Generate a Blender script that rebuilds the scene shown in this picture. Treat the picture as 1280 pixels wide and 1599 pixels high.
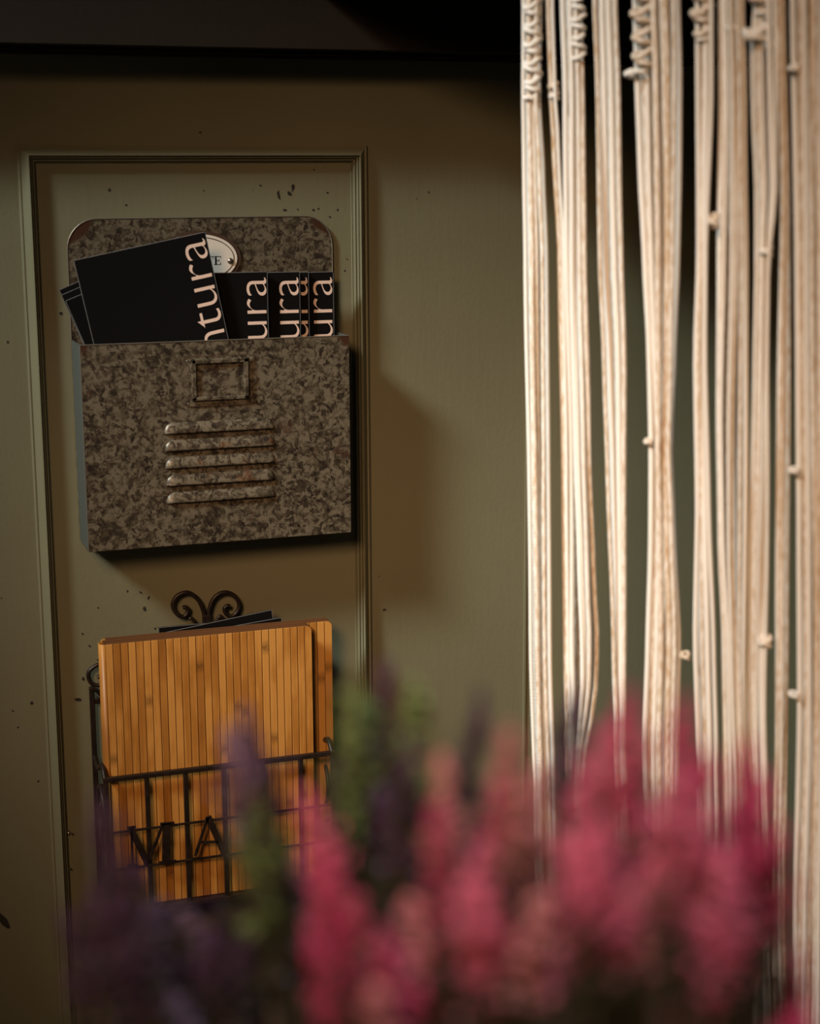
import bpy, bmesh, math, random
import numpy as np
from mathutils import Vector, Matrix
for o in list(bpy.data.objects): bpy.data.objects.remove(o, do_unlink=True)
SC = bpy.context.scene
COL = SC.collection
rnd = random.Random(7)

# ------------------------------------------------------------------ camera
W, H, FPX = 1280.0, 1599.0, 2600.0
CAM = np.array((0.0, -2.1, 1.6))
_y, _p, _r = math.radians(19), math.radians(11.5), math.radians(-0.25)
FWD = np.array((math.sin(_y)*math.cos(_p), math.cos(_y)*math.cos(_p), -math.sin(_p)))
_R = np.array((math.cos(_y), -math.sin(_y), 0.0)); _U = np.cross(_R, FWD)
RGT = _R*math.cos(_r) + _U*math.sin(_r); UPV = -_R*math.sin(_r) + _U*math.cos(_r)
cd = bpy.data.cameras.new('camera'); cam = bpy.data.objects.new('camera', cd); COL.objects.link(cam)
cam.matrix_world = Matrix(((RGT[0], UPV[0], -FWD[0], CAM[0]), (RGT[1], UPV[1], -FWD[1], CAM[1]),
                           (RGT[2], UPV[2], -FWD[2], CAM[2]), (0, 0, 0, 1)))
cd.sensor_fit = 'HORIZONTAL'; cd.sensor_width = 24.0; cd.lens = FPX/W*24.0
cd.clip_start = 0.05
cd.dof.use_dof = True; cd.dof.focus_distance = 2.17; cd.dof.aperture_fstop = 2.8
SC.camera = cam

# ------------------------------------------------------------------ world, lights, exposure
SC.view_settings.view_transform = 'Standard'; SC.view_settings.look = 'None'
SC.view_settings.gamma = 1.0; SC.view_settings.use_curve_mapping = False
SC.view_settings.exposure = 0.0
wd = bpy.data.worlds.new('room_ambient'); SC.world = wd; wd.use_nodes = True
wd.node_tree.nodes['Background'].inputs[0].default_value = (1.0, 0.75, 0.55, 1)
wd.node_tree.nodes['Background'].inputs[1].default_value = 0.016
def aim(o, tgt):
    o.rotation_euler = (Vector(tgt) - o.location).to_track_quat('-Z', 'Y').to_euler()
# lamp high up to the left: throws the long shadow of the metal holder to the right
ld = bpy.data.lights.new('key_lamp', 'SPOT'); key = bpy.data.objects.new('key_lamp', ld); COL.objects.link(key)
key.location = (-1.87, -1.26, 3.39); ld.energy = 980; ld.color = (0.93, 1.0, 0.96); ld.shadow_soft_size = 0.36
ld.spot_size = math.radians(21.5); ld.spot_blend = 1.0
aim(key, (0.92, -0.19, 0.98))
# warm lamp behind and left of the camera
fd = bpy.data.lights.new('warm_lamp', 'SPOT'); win = bpy.data.objects.new('warm_lamp', fd); COL.objects.link(win)
win.location = (-0.78, -2.6, 2.46); fd.shadow_soft_size = 0.36; fd.spot_size = math.radians(33); fd.spot_blend = 1.0
fd.energy = 300; fd.color = (1.0, 0.58, 0.31)
aim(win, (0.80, -0.2, 0.98))
# added spot that brightens the heather from above, near the camera
dd_ = bpy.data.lights.new('heather_fill', 'SPOT'); dwn = bpy.data.objects.new('heather_fill', dd_); COL.objects.link(dwn)
dwn.location = (-0.05, -1.95, 2.75); dd_.shadow_soft_size = 0.12; dd_.spot_size = math.radians(38); dd_.spot_blend = 1.0
dd_.energy = 115; dd_.color = (1.0, 0.93, 0.90)
aim(dwn, (0.40, -1.52, 1.32))

# ------------------------------------------------------------------ helpers
def ray(px, py): return FWD + RGT*(px - W/2)/FPX - UPV*(py - H/2)/FPX
def P(px, py, y=0.0):                       # pixel -> point on the plane y
    d = ray(px, py); return Vector(CAM + d*((y - CAM[1])/d[1]))
def Q(px, py, dist):                        # pixel -> point at a depth from the camera
    return Vector(CAM + ray(px, py)*dist)

def obj(name, me, mat=None, parent=None, loc=None, smooth=False):
    o = bpy.data.objects.new(name, me); COL.objects.link(o)
    if mat is not None and not me.materials: me.materials.append(mat)
    if parent is not None: o.parent = parent
    if loc is not None: o.location = loc
    if smooth:
        me.polygons.foreach_set('use_smooth', [True]*len(me.polygons))
    return o
def tag(o, label, cat, group=None):
    o['label'] = label; o['category'] = cat
    if group: o['group'] = group
    return o
def struct(o, label=None, cat=None):
    o['kind'] = 'structure'
    if label: o['label'] = label
    if cat: o['category'] = cat
    return o
def empty(name, loc=(0, 0, 0)):
    o = bpy.data.objects.new(name, None); COL.objects.link(o); o.location = loc; o.empty_display_size = 0.05
    return o
def mesh(name, v, f):
    me = bpy.data.meshes.new(name); me.from_pydata([tuple(x) for x in v], [], f); me.update(); return me
class MB:
    def __init__(s): s.v = []; s.f = []
    def add(s, v, f):
        n = len(s.v); s.v += [tuple(x) for x in v]; s.f += [tuple(i+n for i in q) for q in f]; return s
    def box(s, a, b, bev=0.0):
        (x0, y0, z0), (x1, y1, z1) = a, b
        x0, x1 = min(x0, x1), max(x0, x1); y0, y1 = min(y0, y1), max(y0, y1); z0, z1 = min(z0, z1), max(z0, z1)
        if bev <= 0:
            v = [(x, y, z) for x in (x0, x1) for y in (y0, y1) for z in (z0, z1)]
            return s.add(v, [(0, 1, 3, 2), (4, 6, 7, 5), (0, 4, 5, 1), (2, 3, 7, 6), (0, 2, 6, 4), (1, 5, 7, 3)])
        bm = bmesh.new(); bmesh.ops.create_cube(bm, size=1)
        for q in bm.verts: q.co = Vector(((x0+x1)/2+q.co.x*(x1-x0), (y0+y1)/2+q.co.y*(y1-y0), (z0+z1)/2+q.co.z*(z1-z0)))
        bmesh.ops.bevel(bm, geom=bm.edges[:], offset=bev, segments=2, affect='EDGES', profile=0.5)
        bm.verts.index_update()
        s.add([q.co for q in bm.verts], [[q.index for q in f.verts] for f in bm.faces]); bm.free(); return s
    def tube(s, pts, r, n=8, cap=True, flat=1.0, flat_axis=None):
        pts = [Vector(p) for p in pts]; m = len(pts)
        rs = r if isinstance(r, (list, tuple)) else [r]*m
        base = len(s.v); up = None
        for i, p in enumerate(pts):
            t = (pts[min(i+1, m-1)] - pts[max(i-1, 0)])
            if t.length < 1e-9: t = Vector((0, 0, 1))
            t.normalize()
            if up is None:
                up = Vector((0, 1, 0)) if abs(t.y) < 0.9 else Vector((1, 0, 0))
            a = (up - t*up.dot(t)); a.normalize(); up = a; b = t.cross(a)
            for k in range(n):
                an = 2*math.pi*k/n
                s.v.append(tuple(p + a*(rs[i]*flat*math.cos(an)) + b*(rs[i]*math.sin(an))))
        for i in range(m-1):
            for k in range(n):
                k2 = (k+1) % n
                s.f.append((base+i*n+k, base+i*n+k2, base+(i+1)*n+k2, base+(i+1)*n+k))
        if cap:
            s.f.append(tuple(base+k for k in reversed(range(n)))); s.f.append(tuple(base+(m-1)*n+k for k in range(n)))
        return s
    def prism(s, poly, y0, y1):             # polygon in x,z extruded along y (y0 front)
        n = len(poly)
        v = [(x, y0, z) for x, z in poly] + [(x, y1, z) for x, z in poly]
        f = [tuple(range(n)), tuple(reversed(range(n, 2*n)))]
        f += [(i, i+n, (i+1) % n+n, (i+1) % n) for i in range(n)]
        return s.add(v, f)
    def build(s, name, mat, parent=None, smooth=False, origin=None):
        if origin is not None:
            ox, oy, oz = origin; s.v = [(x-ox, y-oy, z-oz) for x, y, z in s.v]
        me = mesh(name, s.v, s.f)
        bm = bmesh.new(); bm.from_mesh(me); bmesh.ops.recalc_face_normals(bm, faces=bm.faces[:]); bm.to_mesh(me); bm.free()
        o = obj(name, me, mat, parent, origin, smooth)
        return o
def catmull(pts, n):
    pts = [Vector(p) for p in pts]; q = [pts[0]*2-pts[1]] + pts + [pts[-1]*2-pts[-2]]
    out = []
    for i in range(1, len(q)-2):
        for k in range(n):
            t = k/n; a, b, c, d = q[i-1], q[i], q[i+1], q[i+2]
            out.append(0.5*((2*b) + (c-a)*t + (2*a-5*b+4*c-d)*t*t + (3*b-a-3*c+d)*t**3))
    out.append(pts[-1]); return out

# ------------------------------------------------------------------ materials
def new_mat(name):
    m = bpy.data.materials.new(name); m.use_nodes = True
    nt = m.node_tree; b = nt.nodes['Principled BSDF']; return m, nt, b
def plain(name, col, rough=0.6, metal=0.0, spec=0.5):
    m, nt, b = new_mat(name)
    b.inputs['Base Color'].default_value = (*col, 1); b.inputs['Roughness'].default_value = rough
    b.inputs['Metallic'].default_value = metal; b.inputs['Specular IOR Level'].default_value = spec
    return m
def N(nt, t, **kw):
    n = nt.nodes.new(t)
    for k, v in kw.items():
        if k in n.inputs: n.inputs[k].default_value = v
        else: setattr(n, k, v)
    return n
def ramp(nt, stops, interp='LINEAR'):
    n = nt.nodes.new('ShaderNodeValToRGB'); cr = n.color_ramp; cr.interpolation = interp
    while len(cr.elements) < len(stops): cr.elements.new(0.5)
    for e, (p, c) in zip(cr.elements, stops):
        e.position = p; e.color = (*c, 1) if len(c) == 3 else c
    return n
def mapped(nt, scale=(1, 1, 1), loc=(0, 0, 0)):
    tc = N(nt, 'ShaderNodeTexCoord'); mp = N(nt, 'ShaderNodeMapping')
    mp.inputs['Scale'].default_value = scale; mp.inputs['Location'].default_value = loc
    nt.links.new(tc.outputs['Object'], mp.inputs['Vector']); return mp

def wall_paint(name, c0, c1, rough=0.42):
    m, nt, b = new_mat(name); L = nt.links.new
    mp = mapped(nt); n1 = N(nt, 'ShaderNodeTexNoise', Scale=2.3, Detail=5.0, Roughness=0.6)
    L(mp.outputs[0], n1.inputs['Vector'])
    r = ramp(nt, [(0.3, c0), (0.7, c1)]); L(n1.outputs['Fac'], r.inputs[0]); L(r.outputs[0], b.inputs['Base Color'])
    mp2 = mapped(nt, (60, 60, 6)); n2 = N(nt, 'ShaderNodeTexNoise', Scale=2.0, Detail=4.0, Roughness=0.6)
    L(mp2.outputs[0], n2.inputs['Vector'])
    n3 = N(nt, 'ShaderNodeTexNoise', Scale=160.0, Detail=3.0); L(mp.outputs[0], n3.inputs['Vector'])
    ad = N(nt, 'ShaderNodeMath', operation='ADD'); L(n2.outputs['Fac'], ad.inputs[0]); L(n3.outputs['Fac'], ad.inputs[1])
    bp = N(nt, 'ShaderNodeBump', Strength=0.18, Distance=0.0012); L(ad.outputs[0], bp.inputs['Height'])
    L(bp.outputs[0], b.inputs['Normal']); b.inputs['Roughness'].default_value = rough
    b.inputs['Specular IOR Level'].default_value = 0.3
    return m
M_WALL = wall_paint('olive_paint', (0.138, 0.134, 0.082), (0.160, 0.156, 0.098), 0.55)
M_TRIM = wall_paint('olive_gloss_paint', (0.142, 0.138, 0.086), (0.165, 0.160, 0.102), 0.36)
M_HEAD = wall_paint('dark_brown_paint', (0.012, 0.0065, 0.0028), (0.017, 0.0095, 0.004), 0.85)

def galvanised(name, corners=(), rust=(0.050, 0.020, 0.010), thr=0.63, vary=False):
    m, nt, b = new_mat(name); L = nt.links.new
    mp = mapped(nt)
    if vary:                                # a different patch of sheet on every piece
        oi = N(nt, 'ShaderNodeObjectInfo'); of = N(nt, 'ShaderNodeVectorMath', operation='SCALE'); of.inputs[0].default_value = (3.1, 0.0, 2.3)
        L(oi.outputs['Random'], of.inputs['Scale']); L(of.outputs[0], mp.inputs['Location'])
    nz = N(nt, 'ShaderNodeTexNoise', Scale=55.0, Detail=4.0, Roughness=0.6); L(mp.outputs[0], nz.inputs['Vector'])
    sub = N(nt, 'ShaderNodeVectorMath', operation='SUBTRACT'); L(nz.outputs['Color'], sub.inputs[0]); sub.inputs[1].default_value = (0.5, 0.5, 0.5)
    sc = N(nt, 'ShaderNodeVectorMath', operation='SCALE'); L(sub.outputs[0], sc.inputs[0]); sc.inputs['Scale'].default_value = 0.030
    ad = N(nt, 'ShaderNodeVectorMath', operation='ADD'); L(mp.outputs[0], ad.inputs[0]); L(sc.outputs[0], ad.inputs[1])
    vo = N(nt, 'ShaderNodeTexVoronoi', Scale=190.0); L(ad.outputs[0], vo.inputs['Vector'])
    bw = N(nt, 'ShaderNodeRGBToBW'); L(vo.outputs['Color'], bw.inputs[0])
    n2 = N(nt, 'ShaderNodeTexNoise', Scale=52.0, Detail=7.0, Roughness=0.72, Distortion=1.4); L(mp.outputs[0], n2.inputs['Vector'])
    n4 = N(nt, 'ShaderNodeTexNoise', Scale=260.0, Detail=4.0, Roughness=0.7); L(mp.outputs[0], n4.inputs['Vector'])
    m1 = N(nt, 'ShaderNodeMath', operation='MULTIPLY_ADD'); L(bw.outputs[0], m1.inputs[0]); m1.inputs[1].default_value = 0.42
    L(n2.outputs['Fac'], m1.inputs[2])
    m2 = N(nt, 'ShaderNodeMath', operation='MULTIPLY_ADD'); L(n4.outputs['Fac'], m2.inputs[0]); m2.inputs[1].default_value = 0.36
    L(m1.outputs[0], m2.inputs[2])
    r = ramp(nt, [(0.68, (0.014, 0.009, 0.006)), (0.79, (0.038, 0.028, 0.017)), (0.88, (0.072, 0.058, 0.037)), (1.0, (0.140, 0.119, 0.083))])
    L(m2.outputs[0], r.inputs[0])
    # rust: scattered and in the bent corners
    n5 = N(nt, 'ShaderNodeTexNoise', Scale=30.0, Detail=5.0, Roughness=0.65); L(mp.outputs[0], n5.inputs['Vector'])
    rr = ramp(nt, [(thr, (0, 0, 0)), (thr+0.09, (0.7, 0.7, 0.7))]); L(n5.outputs['Fac'], rr.inputs[0])
    fac = rr.outputs[0]
    for cx, cz, rad in corners:
        cmb = N(nt, 'ShaderNodeSeparateXYZ'); L(mp.outputs[0], cmb.inputs[0])
        d1 = N(nt, 'ShaderNodeMath', operation='SUBTRACT'); L(cmb.outputs[0], d1.inputs[0]); d1.inputs[1].default_value = cx
        d2 = N(nt, 'ShaderNodeMath', operation='SUBTRACT'); L(cmb.outputs[2], d2.inputs[0]); d2.inputs[1].default_value = cz
        p1 = N(nt, 'ShaderNodeMath', operation='MULTIPLY'); L(d1.outputs[0], p1.inputs[0]); L(d1.outputs[0], p1.inputs[1])
        p2 = N(nt, 'ShaderNodeMath', operation='MULTIPLY_ADD'); L(d2.outputs[0], p2.inputs[0]); L(d2.outputs[0], p2.inputs[1]); L(p1.outputs[0], p2.inputs[2])
        sq = N(nt, 'ShaderNodeMath', operation='SQRT'); L(p2.outputs[0], sq.inputs[0])
        nn = N(nt, 'ShaderNodeMath', operation='MULTIPLY_ADD'); L(n5.outputs['Fac'], nn.inputs[0]); nn.inputs[1].default_value = 0.02; L(sq.outputs[0], nn.inputs[2])
        lt = N(nt, 'ShaderNodeMapRange'); lt.inputs['From Min'].default_value = rad+0.012; lt.inputs['From Max'].default_value = rad+0.008
        L(nn.outputs[0], lt.inputs['Value'])
        mx = N(nt, 'ShaderNodeMath', operation='MAXIMUM'); L(lt.outputs[0], mx.inputs[0]); L(fac, mx.inputs[1]); fac = mx.outputs[0]
    mix = N(nt, 'ShaderNodeMix', data_type='RGBA'); L(fac, mix.inputs['Factor']); L(r.outputs[0], mix.inputs['A'])
    mix.inputs['B'].default_value = (*rust, 1)
    L(mix.outputs['Result'], b.inputs['Base Color'])
    b.inputs['Metallic'].default_value = 0.25
    rg = N(nt, 'ShaderNodeMapRange'); rg.inputs['To Min'].default_value = 0.62; rg.inputs['To Max'].default_value = 0.42
    L(m2.outputs[0], rg.inputs['Value']); L(rg.outputs[0], b.inputs['Roughness'])
    bp = N(nt, 'ShaderNodeBump', Strength=0.25, Distance=0.0006); L(m2.outputs[0], bp.inputs['Height']); L(bp.outputs[0], b.inputs['Normal'])
    return m
M_SIDE = plain('grey_zinc', (0.085, 0.100, 0.090), 0.5, 0.3)
M_EDGE = plain('worn_zinc_edge', (0.20, 0.18, 0.15), 0.4, 0.6)
M_BLACK = plain('black_card', (0.0035, 0.0033, 0.0036), 0.75, 0, 0.08)
M_PAGE = plain('white_paper', (0.42, 0.40, 0.37), 0.8)
M_PALE = plain('pale_card_edge', (0.12, 0.12, 0.118), 0.7)  # pale line drawn along the cover edges
M_TAN = plain('peach_print', (0.66, 0.50, 0.42), 0.6)
M_CREAM = plain('cream_enamel', (0.66, 0.62, 0.55), 0.35)
M_BRIM = plain('rusty_rim', (0.045, 0.022, 0.013), 0.6)
M_INK = plain('black_enamel', (0.008, 0.007, 0.006), 0.4)
M_SCREW = plain('bright_screw', (0.35, 0.32, 0.27), 0.3, 0.9)
M_CHIP = plain('dark_chip', (0.012, 0.009, 0.006), 0.8)
M_WOODROD = plain('rod_wood', (0.20, 0.11, 0.05), 0.6)

def iron():
    m, nt, b = new_mat('wrought_iron'); L = nt.links.new
    n = N(nt, 'ShaderNodeTexNoise', Scale=120.0, Detail=4.0); L(mapped(nt).outputs[0], n.inputs['Vector'])
    r = ramp(nt, [(0.3, (0.008, 0.005, 0.004)), (0.75, (0.030, 0.017, 0.012))]); L(n.outputs['Fac'], r.inputs[0])
    L(r.outputs[0], b.inputs['Base Color']); b.inputs['Roughness'].default_value = 0.42; b.inputs['Metallic'].default_value = 0.3
    bp = N(nt, 'ShaderNodeBump', Strength=0.3, Distance=0.0006); L(n.outputs['Fac'], bp.inputs['Height']); L(bp.outputs[0], b.inputs['Normal'])
    return m
M_IRON = iron()
def bamboo():
    m, nt, b = new_mat('bamboo'); L = nt.links.new
    oi = N(nt, 'ShaderNodeObjectInfo')
    tc = N(nt, 'ShaderNodeTexCoord')
    off = N(nt, 'ShaderNodeVectorMath', operation='SCALE'); off.inputs[0].default_value = (13.7, 5.1, 9.3); L(oi.outputs['Random'], off.inputs['Scale'])
    ad = N(nt, 'ShaderNodeVectorMath', operation='ADD'); L(tc.outputs['Object'], ad.inputs[0]); L(off.outputs[0], ad.inputs[1])
    mp = N(nt, 'ShaderNodeMapping'); mp.inputs['Scale'].default_value = (700, 200, 9); L(ad.outputs[0], mp.inputs['Vector'])
    fib = N(nt, 'ShaderNodeTexNoise', Scale=1.0, Detail=3.0); L(mp.outputs[0], fib.inputs['Vector'])
    mp2 = N(nt, 'ShaderNodeMapping'); mp2.inputs['Scale'].default_value = (20, 20, 10); L(ad.outputs[0], mp2.inputs['Vector'])
    blt = N(nt, 'ShaderNodeTexNoise', Scale=1.0, Detail=3.0); L(mp2.outputs[0], blt.inputs['Vector'])
    sm = N(nt, 'ShaderNodeMath', operation='MULTIPLY_ADD'); L(fib.outputs['Fac'], sm.inputs[0]); sm.inputs[1].default_value = 0.45; L(blt.outputs['Fac'], sm.inputs[2])
    sm2 = N(nt, 'ShaderNodeMath', operation='MULTIPLY_ADD'); L(oi.outputs['Random'], sm2.inputs[0]); sm2.inputs[1].default_value = 0.34; L(sm.outputs[0], sm2.inputs[2])
    r = ramp(nt, [(0.55, (0.235, 0.090, 0.016)), (0.85, (0.37, 0.160, 0.030)), (1.15, (0.50, 0.245, 0.058))]); L(sm2.outputs[0], r.inputs[0])
    # nodes of the cane: short speckled bands at a different height on each slat
    sx = N(nt, 'ShaderNodeSeparateXYZ'); L(tc.outputs['Object'], sx.inputs[0])
    f1 = N(nt, 'ShaderNodeMath', operation='MULTIPLY'); L(oi.outputs['Random'], f1.inputs[0]); f1.inputs[1].default_value = 7.31
    fr = N(nt, 'ShaderNodeMath', operation='FRACT'); L(f1.outputs[0], fr.inputs[0])
    pz = N(nt, 'ShaderNodeMath', operation='MULTIPLY_ADD'); L(fr.outputs[0], pz.inputs[0]); pz.inputs[1].default_value = 0.62; L(sx.outputs[2], pz.inputs[2])
    ab = N(nt, 'ShaderNodeMath', operation='ABSOLUTE'); L(pz.outputs[0], ab.inputs[0])
    mr = N(nt, 'ShaderNodeMapRange'); mr.inputs['From Min'].default_value = 0.011; mr.inputs['From Max'].default_value = 0.001; L(ab.outputs[0], mr.inputs['Value'])
    sp = N(nt, 'ShaderNodeTexNoise', Scale=520.0, Detail=2.0); L(ad.outputs[0], sp.inputs['Vector'])
    ms = N(nt, 'ShaderNodeMath', operation='MULTIPLY'); L(mr.outputs[0], ms.inputs[0]); L(sp.outputs['Fac'], ms.inputs[1])
    mix = N(nt, 'ShaderNodeMix', data_type='RGBA'); L(ms.outputs[0], mix.inputs['Factor']); L(r.outputs[0], mix.inputs['A']); mix.inputs['B'].default_value = (0.05, 0.016, 0.004, 1)
    L(mix.outputs['Result'], b.inputs['Base Color']); b.inputs['Roughness'].default_value = 0.42; b.inputs['Specular IOR Level'].default_value = 0.35
    bp = N(nt, 'ShaderNodeBump', Strength=0.2, Distance=0.0004); L(fib.outputs['Fac'], bp.inputs['Height']); L(bp.outputs[0], b.inputs['Normal'])
    return m
M_BAM = bamboo()
M_LEATHER = plain('brown_binding', (0.115, 0.050, 0.018), 0.5)
def cotton():
    m, nt, b = new_mat('cotton_cord'); L = nt.links.new
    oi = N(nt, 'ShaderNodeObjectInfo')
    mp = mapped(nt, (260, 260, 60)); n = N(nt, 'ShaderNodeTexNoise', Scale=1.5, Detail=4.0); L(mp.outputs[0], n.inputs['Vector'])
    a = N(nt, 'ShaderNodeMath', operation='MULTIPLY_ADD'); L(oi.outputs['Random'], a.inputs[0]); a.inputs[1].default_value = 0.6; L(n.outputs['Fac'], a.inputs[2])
    r = ramp(nt, [(0.35, (0.47, 0.32, 0.18)), (0.56, (0.64, 0.55, 0.45)), (0.72, (0.77, 0.73, 0.67)), (1.1, (0.80, 0.78, 0.74))]); L(a.outputs[0], r.inputs[0])  # colour variety among cords, the tan end also painting in brown shade
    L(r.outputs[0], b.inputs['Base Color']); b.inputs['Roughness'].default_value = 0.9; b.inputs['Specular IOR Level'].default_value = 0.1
    wv = N(nt, 'ShaderNodeTexWave', Scale=160.0, Distortion=2.0, bands_direction='DIAGONAL'); L(mapped(nt).outputs[0], wv.inputs['Vector'])
    bp = N(nt, 'ShaderNodeBump', Strength=0.4, Distance=0.0008); L(wv.outputs['Fac'], bp.inputs['Height']); L(bp.outputs[0], b.inputs['Normal'])
    return m
M_COT = cotton()

# ------------------------------------------------------------------ the setting
w = MB().box((-2.2, 0.0, -0.0), (3.2, 0.12, 2.7)).build('wall_back', M_WALL)
struct(w)
ZH = P(0, 66, -0.095).z
hd = MB().box((-2.2, -0.095, ZH), (3.2, 0.0, 2.7))
struct(hd.build('trim_1', M_HEAD), 'dark brown projecting beam across the top of the wall')
bead = MB().box((-2.2, -0.022, P(0, 82, -0.022).z), (3.2, 0.0, ZH), 0.002).box((-2.2, -0.060, ZH-0.005), (3.2, -0.045, ZH))
struct(bead.build('trim_2', M_HEAD), 'narrow dark bead under the projecting beam')

PROF = [(0, 0), (0, .0028), (.002, .0040), (.004, .0036), (.0105, .0105), (.0125, .0115), (.0135, .0105), (.0138, .0075), (.0150, .0085), (.0162, .0075),
        (.0165, .0042), (.0180, .0055), (.0195, .0045), (.0200, .0015), (.0212, .0020), (.0220, 0)]
XL, XR, ZT = 0.2225, 0.6655, 1.6355
def moulding(name, a, b, inward, am, bm_, label):
    # a->b along the outer edge; inward = unit vector to the panel; am, bm_ = mitre factor at either end
    a, b, inward = Vector(a), Vector(b), Vector(inward); d = (b-a).normalized(); v = []; f = []; n = len(PROF)
    for end, base, mf in ((0, a, am), (1, b, -bm_)):
        for s, h in PROF: v.append(base + inward*s + d*(s*mf) + Vector((0, -h*1.35, 0)))
    for i in range(n-1): f.append((i, i+1, n+i+1, n+i))
    f += [tuple(range(n)), tuple(range(n, 2*n))]
    m = MB(); m.add(v, f); struct(m.build(name, M_TRIM), label)
moulding('trim_3', (XL, 0, 0.05), (XL, 0, ZT), (1, 0, 0), 0, 1, 'olive panel moulding, left upright')
moulding('trim_4', (XL, 0, ZT), (XR, 0, ZT), (0, 0, -1), 1, 1, 'olive panel moulding, top rail')
moulding('trim_5', (XR, 0, 0.05), (XR, 0, ZT), (-1, 0, 0), 0, 1, 'olive panel moulding, right upright')
xe = P(819, 800).x
struct(MB().box((xe, -0.0025, 0.0), (xe+0.003, 0.0, ZH-0.012)).build('trim_6', M_TRIM), 'thin upright bead on the wall beside the cord curtain')

CHIPS = [(435, 305, 3, 11), (452, 302, 4, 6), (457, 293, 3, 7), (445, 328, 5, 2), (465, 327, 2, 2), (489, 328, 3, 2), (497, 326, 2, 2), (515, 339, 2, 2), (527, 328, 2, 2),
         (511, 301, 2, 2), (490, 265, 2, 2), (407, 290, 2, 2), (312, 207, 3, 2), (171, 296, 3, 3), (197, 320, 2, 2), (318, 298, 2, 2), (669, 300, 3, 2), (95, 489, 4, 3),
         (199, 923, 2, 3), (219, 925, 2, 3), (232, 933, 2, 4), (226, 951, 3, 4), (153, 949, 2, 2), (242, 982, 2, 2), (129, 990, 2, 2), (140, 1009, 2, 2), (154, 1030, 3, 2),
         (130, 1060, 3, 3), (122, 1092, 6, 4), (49, 1098, 3, 4), (20, 1110, 2, 2), (28, 1136, 2, 2), (4, 1436, 7, 24), (12, 534, 2, 3), (75, 1018, 2, 2), (60, 1220, 2, 2),
         (538, 423, 2, 2), (542, 405, 2, 1), (600, 952, 4, 2), (592, 900, 2, 1), (395, 296, 1, 1), (2, 934, 1, 2), (650, 310, 1, 1)]
for (px, py, sx, sy) in CHIPS:
    c = P(px, py); k = 0.00040
    poly = []
    nn = 7; tilt = rnd.uniform(-0.5, 0.5)
    for i in range(nn):
        an = 2*math.pi*i/nn; rr = rnd.uniform(0.55, 1.15)
        x, z = math.cos(an)*sx*2*k*rr, math.sin(an)*sy*2*k*rr
        poly.append((c.x + x + z*tilt, c.z + z))
    MB().prism(poly, -0.0003, 0.0002).build('paint_chip', M_CHIP, w)

# ------------------------------------------------------------------ zinc magazine holder
X0, X1 = 0.2775, 0.6165; ZB, ZL = 1.143, 1.3985; YF = -0.075; ZTOP = 1.5465
T = 0.0015
hold = tag(empty('magazine_holder', (0.447, 0, ZB)), 'mottled galvanised metal wall pocket with louvred front, full of black booklets', 'magazine holder')
M_GALB = galvanised('galvanised_back', [(X0, ZTOP, 0.030), (X1, ZTOP, 0.026)])
M_GALF = galvanised('galvanised_front', [(X0, ZL, 0.012), (X1, ZL, 0.012)])
M_GAL = galvanised('galvanised_plain')
M_LOUV = galvanised('galvanised_rusting', (), (0.13, 0.040, 0.009), 0.57, True)
def hchild(mb, name, mat, parent=hold, smooth=False):
    o = mb.build(name, mat, None, smooth); o.parent = parent
    o.matrix_parent_inverse = parent.matrix_world.inverted() if parent.parent is None else Matrix.Identity(4)
    return o
bpy.context.view_layer.update()
def under(o, parent):                       # parent while keeping world placement
    bpy.context.view_layer.update(); mw = o.matrix_world.copy(); o.parent = parent
    o.matrix_parent_inverse = parent.matrix_world.inverted(); o.matrix_world = mw; return o
poly = [(X0, ZB), (X1, ZB)]
RC = 0.037
for i in range(9):
    a = math.pi/2*i/8; poly.append((X1-RC+RC*math.cos(a), ZTOP-RC+RC*math.sin(a)))
for i in range(9):
    a = math.pi/2+math.pi/2*i/8; poly.append((X0+RC+RC*math.cos(a), ZTOP-RC+RC*math.sin(a)))
under(MB().prism(poly, -0.0045, -0.0005).build('back_plate', M_GALB), hold)
lip = [Vector((x, -0.0045, z)) for x, z in poly[2:]]
under(MB().tube([Vector((X1, -0.0045, ZL))] + lip + [Vector((X0, -0.0045, ZL))], 0.0009, 6).build('rolled_edge', M_EDGE), hold)
under(MB().box((X0, YF, ZB), (X1, YF+T, ZL), 0.0005).build('front_panel', M_GALF), hold)
for xa in (X0, X1-T):
    under(MB().box((xa, YF+T, ZB+T), (xa+T, -0.0045, ZL)).build('side_panel', M_SIDE), hold)
under(MB().box((X0, YF+T, ZB), (X1, -0.0045, ZB+T)).build('bottom_panel', M_GAL), hold)
under(MB().tube([(X0+.0005, YF, ZL), (X1-.0005, YF, ZL)], 0.0008, 6).build('rolled_edge', M_EDGE), hold)
under(MB().tube([(X0+.0003, YF+.0003, ZB), (X0+.0003, YF+.0003, ZL)], 0.0006, 6).build('rolled_edge', M_EDGE), hold)
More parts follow.
